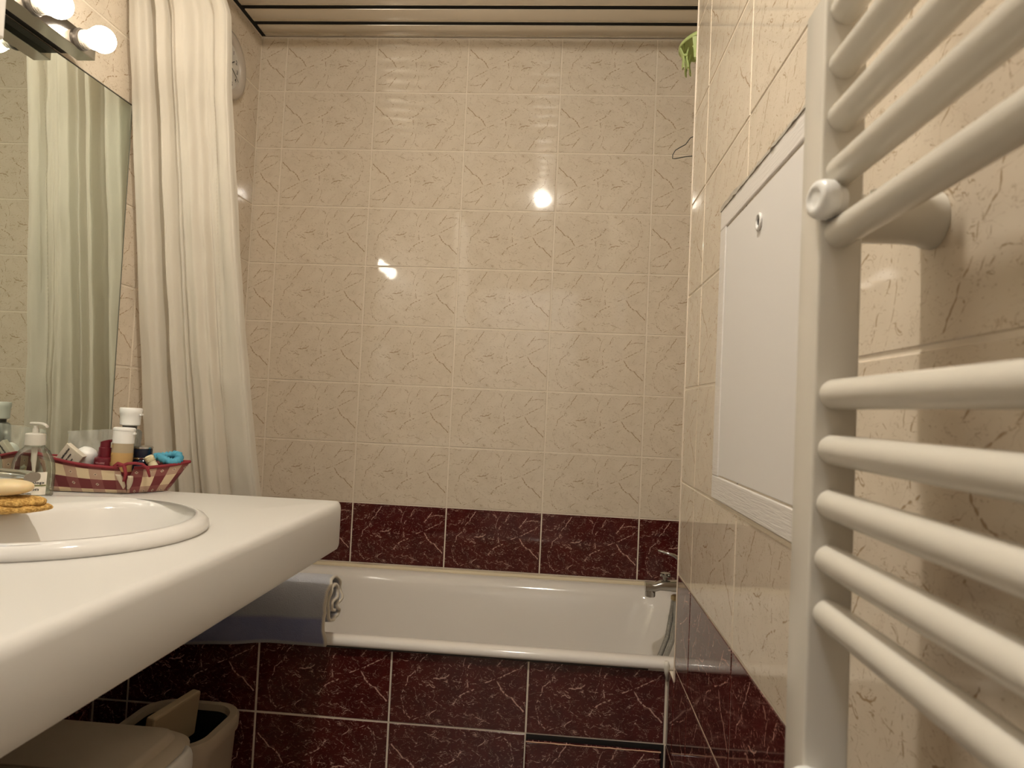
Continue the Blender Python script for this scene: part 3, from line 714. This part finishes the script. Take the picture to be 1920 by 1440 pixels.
for i in range(NX + 1):
    x = -1.0 + .508 * i / NX; row = []; L_ = 0
    for j, q in enumerate(sp2):
        if j: L_ += (q - sp2[j - 1]).length
        droop = .020 * min(1, max(0, (-.60 - x) / .25)) if q.x < 1.49 and q.y < .60 and j < 16 else 0
        wob = .0035 * noise.noise((x * 14, q.x * 18, q.y * 18))
        end = .008 * noise.noise((q.x * 40, q.y * 40, 3)) * (i / NX) ** 6
        row.append((bm.verts.new((x + end, q.x + wob, q.y + wob * .6 - droop)), (x + 1.0, L_)))
    grid.append(row)
for i in range(NX):
    for j in range(len(sp2) - 1):
        q = (grid[i][j], grid[i + 1][j], grid[i + 1][j + 1], grid[i][j + 1]); f = bm.faces.new([v[0] for v in q])
        for l, v in zip(f.loops, q): l[uvl].uv = v[1]
tw = tag(add('folded_towel', bm, TWL, smooth=True), 'folded blue grey towel with pale end lying on the bath rim under the countertop', 'towel')
sm = tw.modifiers.new('thickness', 'SOLIDIFY'); sm.thickness = .0055; sm.offset = 0

# ------------------------------------------------------------------ bins under the countertop
TAUPE = mat('taupe_plastic', (.58, .50, .39), .36)
TAUPE2 = mat('taupe_bin_plastic', (.46, .385, .29), .45)
b1 = thing('lidded_bin', (-.82, 1.052, 0), 'taupe lidded laundry bin with white front band under the countertop', 'bin')
def rr(cx, cy, hx, hy, r, z): return rrect(cx, cy, hx, hy, r, z, 8)
add('body', loft([rr(0, 0, .150, .160, .05, 0), rr(0, 0, .155, .165, .05, .01), rr(0, 0, .172, .182, .05, .405), rr(0, 0, .174, .184, .05, .415)]), TAUPE, b1, smooth=.7)
add('lid', loft([rr(0, 0, .176, .187, .055, .416), rr(0, 0, .180, .191, .06, .420), rr(0, 0, .180, .191, .06, .434), rr(0, 0, .172, .183, .06, .441), rr(-.01, 0, .160, .172, .03, .442), rr(-.01, 0, .155, .167, .03, .452), rr(-.01, 0, .148, .160, .03, .455), rr(-.01, 0, .06, .07, .03, .456)]), TAUPE, b1, smooth=.7)
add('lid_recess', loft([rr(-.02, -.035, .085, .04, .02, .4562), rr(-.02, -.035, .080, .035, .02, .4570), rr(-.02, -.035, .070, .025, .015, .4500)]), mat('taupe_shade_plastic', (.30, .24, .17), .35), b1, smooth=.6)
rg = []
for i in range(25):
    t = i / 24; ang = 0
    yy = -.20 + .365 * t; xx = .188 - (.035 * max(0, (t - .86) / .14) ** 2)
    rg.append([Vector((xx + .011 * math.cos(a), yy, .410 + .030 * math.copysign(abs(math.sin(a)) ** .6, math.sin(a)) * (1 if i < 23 else .8))) for a in [2 * PI * j / 16 for j in range(16)]])
add('front_band', loft(rg), PLAST_W, b1, smooth=.9)

b2 = thing('open_bin', (-.752, 1.345, 0), 'small taupe swing bin standing open against the bath apron, dark inside', 'bin', rot=(0, 0, .0))
def br2(h, r, z): return rr(0, 0,   .104 * h, .104 * h, r, z)
add('body', loft([br2(.78, .05, 0), br2(.80, .05, .01), br2(.97, .06, .365), br2(1.02, .065, .372), br2(1.03, .065, .395), br2(.99, .06, .401), br2(.86, .05, .401), br2(.84, .05, .394), br2(.72, .04, .03), br2(.3, .02, .028)]), TAUPE2, b2, smooth=.7)
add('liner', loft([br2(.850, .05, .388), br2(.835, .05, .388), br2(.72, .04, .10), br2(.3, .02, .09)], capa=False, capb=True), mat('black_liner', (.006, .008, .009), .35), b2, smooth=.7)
fl = bmesh.new(); box(fl, (-.009, -.070, -.060), (.011, .070, .032), .004, 2)
add('swing_lid', fl, mat('taupe_lid_plastic', (.56, .44, .28), .45), b2, loc=(-.004, -.005, .410), rot=(.0, .10, -.12))

# ------------------------------------------------------------------ soap dispenser
CLEAR = mat('clear_plastic', (.93, .93, .90), .04)
n_ = N(CLEAR); outn = CLEAR.node_tree.nodes['Material Output']; tr_ = n_.new('ShaderNodeBsdfTransparent'); tr_.inputs[0].default_value = (.95, .95, .92, 1)
gl = n_.new('ShaderNodeBsdfGlossy'); gl.inputs['Roughness'].default_value = .03; lw_ = n_.new('ShaderNodeLayerWeight'); lw_.inputs[0].default_value = .22
ms = n_.new('ShaderNodeMixShader'); n_.link(n_.math('MULTIPLY', lw_.outputs['Fresnel'], .75), ms.inputs[0]); n_.link(tr_.outputs[0], ms.inputs[1]); n_.link(gl.outputs[0], ms.inputs[2]); n_.link(ms.outputs[0], outn.inputs[0])
FROST = mat('frosted_plastic', (.86, .82, .74), .25, 0, Transmission_Weight=.35, IOR=1.3)
sd = thing('soap_dispenser', (-.972, 1.195, .8662), 'clear round soap dispenser with pump and printed label left of the fabric basket', 'dispenser', rot=(0, 0, -.25))
def sect(wx, wy, z, n=40, e=2.3): return ell(0, 0, wx, wy, z, n, e)
prof_b = [(.036, .0), (.0395, .003), (.0405, .012), (.0412, .035), (.0415, .052), (.040, .066), (.0355, .080), (.028, .092), (.018, .099), (.0148, .102), (.0148, .106)]
add('bottle', loft([sect(a, a * .66 if z < .09 else a * (.66 + .34 * min(1, (z - .09) / .012)), z) for a, z in prof_b]), CLEAR, sd, smooth=.9)
LBL = mat('paper_label', (.80, .74, .64), .5)
def lab_strip(name, a0, a1, z0, z1, m, lift=.0006, parent=sd):
    rg = []
    for z in (z0, (z0 + z1) / 2, z1):
        wx = .0395 + min(max((z - .003) / .05, 0), 1) * .002 + lift
        ring = []
        for s_ in (0, .0003):
            for i in range(25) if s_ == 0 else range(24, -1, -1):
                a = a0 + (a1 - a0) * i / 24; c_, q_ = math.cos(a), math.sin(a)
                ring.append(Vector(((wx + s_) * math.copysign(abs(c_) ** (2 / 2.3), c_), (wx + s_) * .66 * math.copysign(abs(q_) ** (2 / 2.3), q_), z)))
        rg.append(ring)
    return add(name, loft(rg), m, parent, smooth=.8)
lab_strip('label', PI + .15, 2 * PI - .12, .006, .052, LBL)
lab_strip('label_stripe', 1.5 * PI + .12, 2 * PI - .14, .0235, .0262, mat('olive_ink', (.17, .18, .05), .5), .0011)
def lw(c, zb, sx0):
    x = sx0 + c.x; w_ = .0423; x = max(min(x, w_ * .985), -w_ * .985)
    yy = -(w_ * .66) * (1 - abs(x / w_) ** 2.3) ** (1 / 2.3); return Vector((x, yy - c.z - .0004, zb + c.y))
for body, size, zb, x0_ in (('Savon d\'Alep', .0072, .0285, .004), ('Tradition', .0088, .0150, .005), ('mains et corps', .0032, .0110, .009), ('huile d\'olive', .0042, .0068, .009)):
    text('label_lettering', body, size, INK if size > .004 else mat('faded_ink', (.3, .12, .1), .6), sd, None, (1, 0, 0), (0, 0, 1), warp=lambda c: lw(c, zb, x0_), bold=.00012)
text('label_lettering', 'savon liquide', .003, bpy.data.materials['faded_ink'], sd, None, (1, 0, 0), (0, 0, 1), warp=lambda c: lw(c, .041, -.036))
bm = bmesh.new()
for i in range(60):        # confetti flowers along the top of the label
    x = -.037 + .074 * i / 60; z = .0455 + .0035 * math.sin(i * 2.7)
    p = lw(Vector((0, 0, .0002)), z, x); box(bm, p + Vector((-.0006, -.0003, -.0005)), p + Vector((.0006, .0003, .0005)))
o = add('label_flowers', bm, mat('flower_ink', (.32, .10, .08), .6), sd); o['kind'] = 'stuff'
pm = lw(Vector((0, 0, .0003)), .0385, .021)
add('label_emblem', lathe([(.0042, 0), (.0042, .0004), (.002, .0004)], 20, mtx=aim(pm, (.3, -1, 0))), mat('emblem_ink', (.10, .10, .08), .5), sd)
add('collar', lathe([(.0165, .104), (.0170, .106), (.0165, .126), (.0150, .128), (.008, .129)], 28), FROST, sd, smooth=.6)
add('pump_stem', lathe([(.0055, .129), (.0055, .138), (.0045, .138), (.0045, .144)], 16), FROST, sd, smooth=.7)
rg = []
for i in range(11):
    t = i / 10; x = -.014 + .042 * t; zc = .1475 - .004 * max(0, (t - .7) / .3) ** 2 + .001 * math.sin(t * PI); wd = .0055 - .002 * t if 0 < i < 10 else .003; hh = .0035 - .0006 * t
    rg.append([Vector((x, wd * math.cos(a), zc + hh * math.sin(a))) for a in [2 * PI * j / 14 for j in range(14)]])
add('pump_head', loft(rg), FROST, sd, smooth=.9)
add('dip_tube', sweep([(0, 0, .10), (0, 0, .075), (.001, 0, .055), (.004, 0, .01)], [.005, .0048, .0028, .0026], 10), FROST, sd, smooth=.8)

sd.scale = (1, 1, .90)

# ------------------------------------------------------------------ fabric basket
FAB = mat('gingham_fabric', (.6, .4, .3), .85, Sheen_Weight=.1); nn = N(FAB); uvn = nn.new('ShaderNodeUVMap').outputs[0]
sep = nn.new('ShaderNodeSeparateXYZ'); nn.link(uvn, sep.inputs[0]); U_, V_ = sep.outputs[0], sep.outputs[1]
fu = nn.math('FRACT', nn.math('DIVIDE', U_, .050)); fv = nn.math('FRACT', nn.math('DIVIDE', nn.math('ADD', V_, .016), .050))
tu = nn.math('LESS_THAN', fu, .5); tv = nn.math('LESS_THAN', fv, .5)
c1 = nn.mix(tu, (.74, .60, .40), (.50, .33, .24)); c2 = nn.mix(tu, (.17, .025, .03), (.24, .07, .065)); cc = nn.mix(tv, c2, c1)
du = nn.math('ABSOLUTE', nn.math('SUBTRACT', fu, .25)); 
dv1 = nn.math('ABSOLUTE', nn.math('SUBTRACT', fv, .25)); dv2 = nn.math('ABSOLUTE', nn.math('SUBTRACT', fv, .75)); dv = nn.math('MINIMUM', dv1, dv2)
dd = nn.math('ADD', du, dv)
cc = nn.mix(nn.math('LESS_THAN', dd, .075), cc, (.70, .58, .44)); cc = nn.mix(nn.math('LESS_THAN', dd, .045), cc, (.12, .03, .03)); cc = nn.mix(nn.math('LESS_THAN', dd, .015), cc, (.6, .5, .4)); nn.base(cc)
tc = nn.new('ShaderNodeTexCoord').outputs['Object']; nn.bump(nn.noise(tc, 1400, 1).outputs[0], .4, .0006)
MAR = mat('maroon_cloth', (.22, .018, .026), .8)
bk = thing('fabric_basket', (-.90, 1.31, .865), 'burgundy and cream checked fabric basket of toiletries at the end of the countertop', 'basket')
Bb = [Vector((-.990, 1.262, .8665)), Vector((-.845, 1.282, .8665)), Vector((-.800, 1.348, .8665)), Vector((-.962, 1.350, .8665))]
Bt = [Vector((-1.006, 1.246, .937)), Vector((-.838, 1.262, .917)), Vector((-.762, 1.358, .926)), Vector((-.975, 1.362, .934))]
def panel(a, b, name, swap, inset0=0, inset1=0, sag=.006, out=None, bulge=.007):
    bm = bmesh.new(); uvl = bm.loops.layers.uv.new('UVMap'); nu, nv = 20, 8; G = []
    nrm = (Bb[b] - Bb[a]).cross(Vector((0, 0, 1))).normalized(); W = (Bb[b] - Bb[a]).length
    for i in range(nu + 1):
        u = i / nu; col = []
        for j in range(nv + 1):
            v = j / nv; uu = inset0 * v ** 1.5 + u * (1 - (inset0 + inset1) * v ** 1.5)
            p = Bb[a].lerp(Bb[b], uu).lerp(Bt[a].lerp(Bt[b], uu), v)
            p = p - Vector((0, 0, sag * math.sin(PI * uu) * v)) + nrm * (bulge * math.sin(PI * uu) ** .6 * math.sin(PI * (.15 + .6 * v)) + .0016 * noise.noise((u * 6, v * 6, a * 3)))
            L_ = (Bt[a] - Bt[b]).length
            q = (uu * L_, v * .066); q = (q[1] + .008, q[0] + .002) if swap else q
            col.append((bm.verts.new(p - bk.location), q))
        G.append(col)
    for i in range(nu):
        for j in range(nv):
            q = (G[i][j], G[i + 1][j], G[i + 1][j + 1], G[i][j + 1]); f = bm.faces.new([x[0] for x in q])
            for l, x in zip(f.loops, q): l[uvl].uv = x[1]
    top = [G[i][nv][0].co.copy() for i in range(nu + 1)]; mid = [G[i][nv - 1][0].co.copy() for i in range(nu + 1)]
    o = add(name, bm, FAB, bk, smooth=True); s_ = o.modifiers.new('t', 'SOLIDIFY'); s_.thickness = .003; s_.offset = -1
    e = add('rim_piping', sweep([t_ + Vector((0, 0, .001)) for t_ in top], .0032, 8), MAR, bk, smooth=True)
    return top
tp1 = panel(0, 1, 'front_panel', False, 0, .07); tp2 = panel(1, 2, 'side_panel', True, .12, 0, sag=.003); panel(2, 3, 'back_panel', False); panel(3, 0, 'side_panel', True)
bm = loft([[p - bk.location + Vector((0, 0, .001)) for p in Bb], [p - bk.location + Vector((0, 0, .004)) for p in Bb]]); add('base', bm, MAR, bk)
# maroon lining: a second skin just inside
rg = []
for v in (.05, .5, .93):
    ring = []
    for a in range(4):
        for i in range(6):
            u = i / 6; p = Bb[a].lerp(Bb[(a + 1) % 4], u).lerp(Bt[a].lerp(Bt[(a + 1) % 4], u), v); cen = sum(Bb, Vector()) / 4; cen.z = p.z
            ring.append(cen + (p - cen) * .925 - bk.location - Vector((0, 0, .005 * v)))
    rg.append(ring)
add('lining', loft(rg, capa=False, capb=False), MAR, bk, smooth=True)
# tied corner with ribbon
cn = Bt[1] - bk.location
cfold = mat('cream_cotton', (.68, .58, .44), .85)
for d_, sgn in ((Vector((-.012, -.003, -.012)), -1), (Vector((.010, .002, -.014)), 1)):
    base_ = Bb[1] - bk.location + Vector((sgn * .004, -.003, .008))
    rg = []
    for i in range(8):
        t = i / 7; c_ = base_.lerp(cn + d_, t); wd = .002 + .012 * t * (1.25 - t)
        rg.append([c_ + Vector((-wd, .002, 0)), c_ + Vector((0, -.004 - .004 * t, .001)), c_ + Vector((wd, .001, 0)), c_ + Vector((0, .005, 0))])
    add('corner_fold', loft(rg), cfold, bk, smooth=True)
add('ribbon_tie', sweep([tp1[-1] + Vector((-.004, -.002, .003)), cn + Vector((-.004, -.004, .006)), cn + Vector((.006, -.002, .010)), cn + Vector((.016, .004, .011)), cn + Vector((.026, .012, .009)), cn + Vector((.034, .018, .0)), cn + Vector((.040, .017, -.016))],
    [.003, .0045, .005, .0045, .004, .0035, .002], 8, flat=(Vector((0, 0, 1)), .6)), MAR, bk, smooth=True)
add('ribbon_tie', sweep([tp1[-1] + Vector((-.004, -.002, .002)), cn + Vector((-.012, -.004, .003)), cn + Vector((-.018, -.006, .006)), cn + Vector((-.012, -.006, .010)), cn + Vector((0, -.004, .006)), cn + Vector((.006, -.006, -.010)), cn + Vector((.004, -.010, -.024))],
    [.003, .004, .0035, .0035, .004, .003, .0015], 8), MAR, bk, smooth=True)

# ------------------------------------------------------------------ toiletries in the basket
def label_box(name, parent, lo, hi, m): return add(name, boxm(lo, hi), m, parent)
# tall clear bottle with white flip cap, behind
t1 = thing('micellar_bottle', (-.887, 1.338, .872), 'tall clear bottle with dark neck and big white flip cap, tallest in the basket', 'bottle', rot=(0, .02, .1))
add('bottle', loft([rrect(0, 0, .020, .013, .008, 0, 5), rrect(0, 0, .0215, .0145, .008, .004, 5), rrect(0, 0, .0215, .0145, .008, .112, 5), rrect(0, 0, .0195, .0125, .008, .116, 5), rrect(0, 0, .014, .011, .006, .118, 5)]), mat('smoky_clear_plastic', (.50, .50, .45), .12, 0, Transmission_Weight=.75, IOR=1.3), t1, smooth=.7)
add('neck', lathe([(.0135, .117), (.0135, .1245), (.012, .1255)], 24), mat('dark_neck', (.07, .06, .05), .35), t1, smooth=.7)
add('cap', lathe([(.0165, .125), (.0190, .127), (.0195, .147), (.0210, .150), (.0212, .159), (.020, .161)], 32), PLAST_W, t1, smooth=.6)
add('cap_hinge', boxm((.0185, -.005, .146), (.0235, .005, .150), .001), PLAST_W, t1)
# amber oil bottle with white cap
t2 = thing('oil_bottle', (-.875, 1.302, .872), 'slim bottle of amber oil with white cap and measuring marks, front middle of the basket', 'bottle', rot=(0, .03, .1))
AMB = mat('amber_oil', (.80, .52, .22), .12, 0, Transmission_Weight=.35, IOR=1.35)
add('bottle', lathe([(.0185, 0), (.0200, .003), (.0195, .072), (.019, .074)], 32), AMB, t2, smooth=.6)
add('clear_top', lathe([(.0194, .0725), (.0190, .091), (.018, .092)], 32), mat('pale_clear_plastic', (.70, .58, .40), .15, 0, Transmission_Weight=.4, IOR=1.3), t2, smooth=.6)
add('cap', lathe([(.0196, .091), (.0198, .116), (.0205, .117), (.0203, .1205), (.018, .122)], 32), PLAST_W, t2, smooth=.6)
add('cap_hinge', boxm((.018, -.004, .109), (.0235, .004, .113), .001), PLAST_W, t2)
for z in (.048, .066, .083):
    for ln in (0, .003): add('mark', boxm((-.014, -.0205 + .0035, z + ln), (-.006, -.0165, z + ln + .0008)), mat('gold_ink', (.40, .25, .06), .5) if 'gold_ink' not in bpy.data.materials else bpy.data.materials['gold_ink'], t2)
# red pump bottle
t3 = thing('red_pump_bottle', (-.905, 1.292, .872), 'small dark red pump bottle with slanted red cap beside the amber oil', 'bottle', rot=(0, .03, .0))
REDP = mat('dark_red_plastic', (.13, .006, .016), .28)
add('bottle', lathe([(.0165, 0), (.0175, .003), (.0175, .058), (.0165, .061), (.0115, .063)], 32), REDP, t3, smooth=.7)
add('pump_collar', lathe([(.0115, .062), (.0118, .064), (.0110, .081), (.0105, .0815)], 28), REDP, t3, smooth=.6)
bm = lathe([(.0092, .081), (.0092, .094), (.0085, .0945)], 24); 
for v in bm.verts:
    if v.co.z > .09: v.co.z += v.co.x * .35
add('pump_head', bm, REDP, t3, smooth=.6)
add('nozzle', sweep([(.006, 0, .0945), (.0125, 0, .0955)], .0028, 10), REDP, t3)
text('bottle_lettering', 'SOLAIRE', .0046, mat('pink_ink', (.55, .30, .30), .5), t3, None, (1, 0, 0), (0, 0, 1), warp=lambda c: Vector(((.0178) * math.sin(c.x / .0178 - .3), -(.0178 + c.z) * math.cos(c.x / .0178 - .3), .050 + c.y)), bold=.0001)
text('bottle_lettering', 'FLUIDE', .0046, bpy.data.materials['pink_ink'], t3, None, (1, 0, 0), (0, 0, 1), warp=lambda c: Vector(((.0178) * math.sin(c.x / .0178 - .3), -(.0178 + c.z) * math.cos(c.x / .0178 - .3), .043 + c.y)), bold=.0001)
# white round jar / roll-on
t4 = thing('white_round_pot', (-.945, 1.298, .934), 'plain white dome-capped deodorant lying behind the tilted cream carton', 'jar', rot=(0, .45, 0))
add('cap', lathe([(.0185, -.028), (.0195, -.02), (.0195, .0), (.018, .008), (.013, .0145), (.006, .0175)], 32), PLAST_W, t4, smooth=.8)
add('base', lathe([(.017, -.046), (.0185, -.044), (.0185, -.029)], 32), PLAST_W, t4, smooth=.8)
# cream carton tilted
t5 = thing('cream_tube', (-.966, 1.272, .921), 'flat cream carton with small printed lines leaning left in the basket', 'carton', rot=(.12, .65, .12))
add('carton', boxm((-.021, -.006, -.034), (.021, .006, .034), .0012), mat('cream_card', (.62, .56, .46), .45), t5)
for i, s_ in enumerate(('Gel anti-taches', 'visage et corps', 'sans parfum')):
    text('carton_lettering', s_, .0058 if i == 0 else .0048, INK, t5, (-.009 + i * .0085, -.0064, -.006), (0, 0, 1), (-1, 0, 0), bold=.00025)
add('carton_emblem', lathe([(.0065, 0), (.009, 0), (.009, .0004), (.0065, .0004)], 24, mtx=aim((.008, -.0061, -.016), (0, -1, 0)), cap=False), mat('navy_ink', (.01, .015, .04), .5), t5)
# transparent bag
t6 = thing('clear_plastic_bag', (-.955, 1.322, .872), 'crumpled translucent plastic bag standing at the back of the basket', 'bag')
bm = bmesh.new(); G = []
for i in range(25):
    G.append([])
    for j in range(13):
        x = -.050 + .11 * i / 24; z = .108 * j / 12 + (.010 * (i / 24) if j == 12 else 0)
        yv = .008 * noise.noise((i * .35, j * .35, 2)) + .003 * noise.noise((i * .9, j * .9, 7)); G[i].append(bm.verts.new((x, yv, z)))
for i in range(24):
    for j in range(12): bm.faces.new((G[i][j], G[i + 1][j], G[i + 1][j + 1], G[i][j + 1]))
bag = mat('clear_film', (.78, .78, .74), .12, 0, Alpha=.34)
add('film', bm, bag, t6, smooth=True)
# navy jar
t7 = thing('navy_jar', (-.850, 1.335, .878), 'navy blue bottle with silver ring and lid at the right of the basket', 'jar')
NAVY = mat('navy_plastic', (.006, .010, .028), .18)
add('bottle', lathe([(.019, 0), (.0205, .003), (.0205, .045), (.016, .052)], 32), NAVY, t7, smooth=.7)
add('ring', lathe([(.0165, .052), (.0185, .0525), (.0185, .0555), (.0165, .056)], 32), CHROME, t7, smooth=.6)
add('lid', lathe([(.0165, .056), (.0172, .058), (.0172, .072), (.0165, .073)], 32), NAVY, t7, smooth=.6)
add('lid_top', lathe([(.0165, .073), (.0180, .0735), (.0183, .0765), (.016, .0785), (.004, .079)], 32), BRUSHED, t7, smooth=.7)
# blue scrunchie and tied cream cord
t8 = thing('blue_scrunchie', (-.795, 1.338, .935), 'bright blue gathered hair scrunchie on the right rim of the basket', 'hair tie')
BLU = mat('blue_cloth', (.08, .33, .46), .8)
bm = bmesh.new(); rings = []
for i in range(49):
    a = 2 * PI * i / 48; rr_ = .0075 + .0016 * math.sin(i * 2.4); cxx = Vector((.019 * math.cos(a), .011 * math.sin(a), .003 * math.sin(2 * a)))
    d_ = Vector((math.cos(a), math.sin(a), 0)); rings.append([cxx + d_ * (rr_ * math.cos(b_) * (1 + .12 * math.sin(b_ * 5 + i))) + Vector((0, 0, rr_ * math.sin(b_))) for b_ in [2 * PI * j / 14 for j in range(14)]])
loft(rings, bm, capa=False, capb=False); add('cloth_ring', bm, BLU, t8, smooth=True, rot=(.5, .1, .1))
add('cloth_knot', blob(.0095, .008, .008, 2, amp=.003, freq=160, seed=5), BLU, t8, loc=(-.025, -.004, .001), smooth=True)
t9 = thing('cream_tassel', (-.822, 1.318, .928), 'cream cotton tassel beside the blue scrunchie in the basket', 'tassel', rot=(0, -.5, .2))
CRM = mat('cream_thread', (.70, .62, .40), .9)
add('tassel', lathe([(.009, -.016), (.0085, -.008), (.0075, .0), (.0085, .004), (.0095, .009), (.006, .012)], 18), CRM, t9, smooth=.8)
add('thread_wrap', sweep([(.0085 * math.cos(a), .0085 * math.sin(a), -.002 + a * .0004) for a in [i * .5 for i in range(40)]], .0009, 6), CRM, t9)
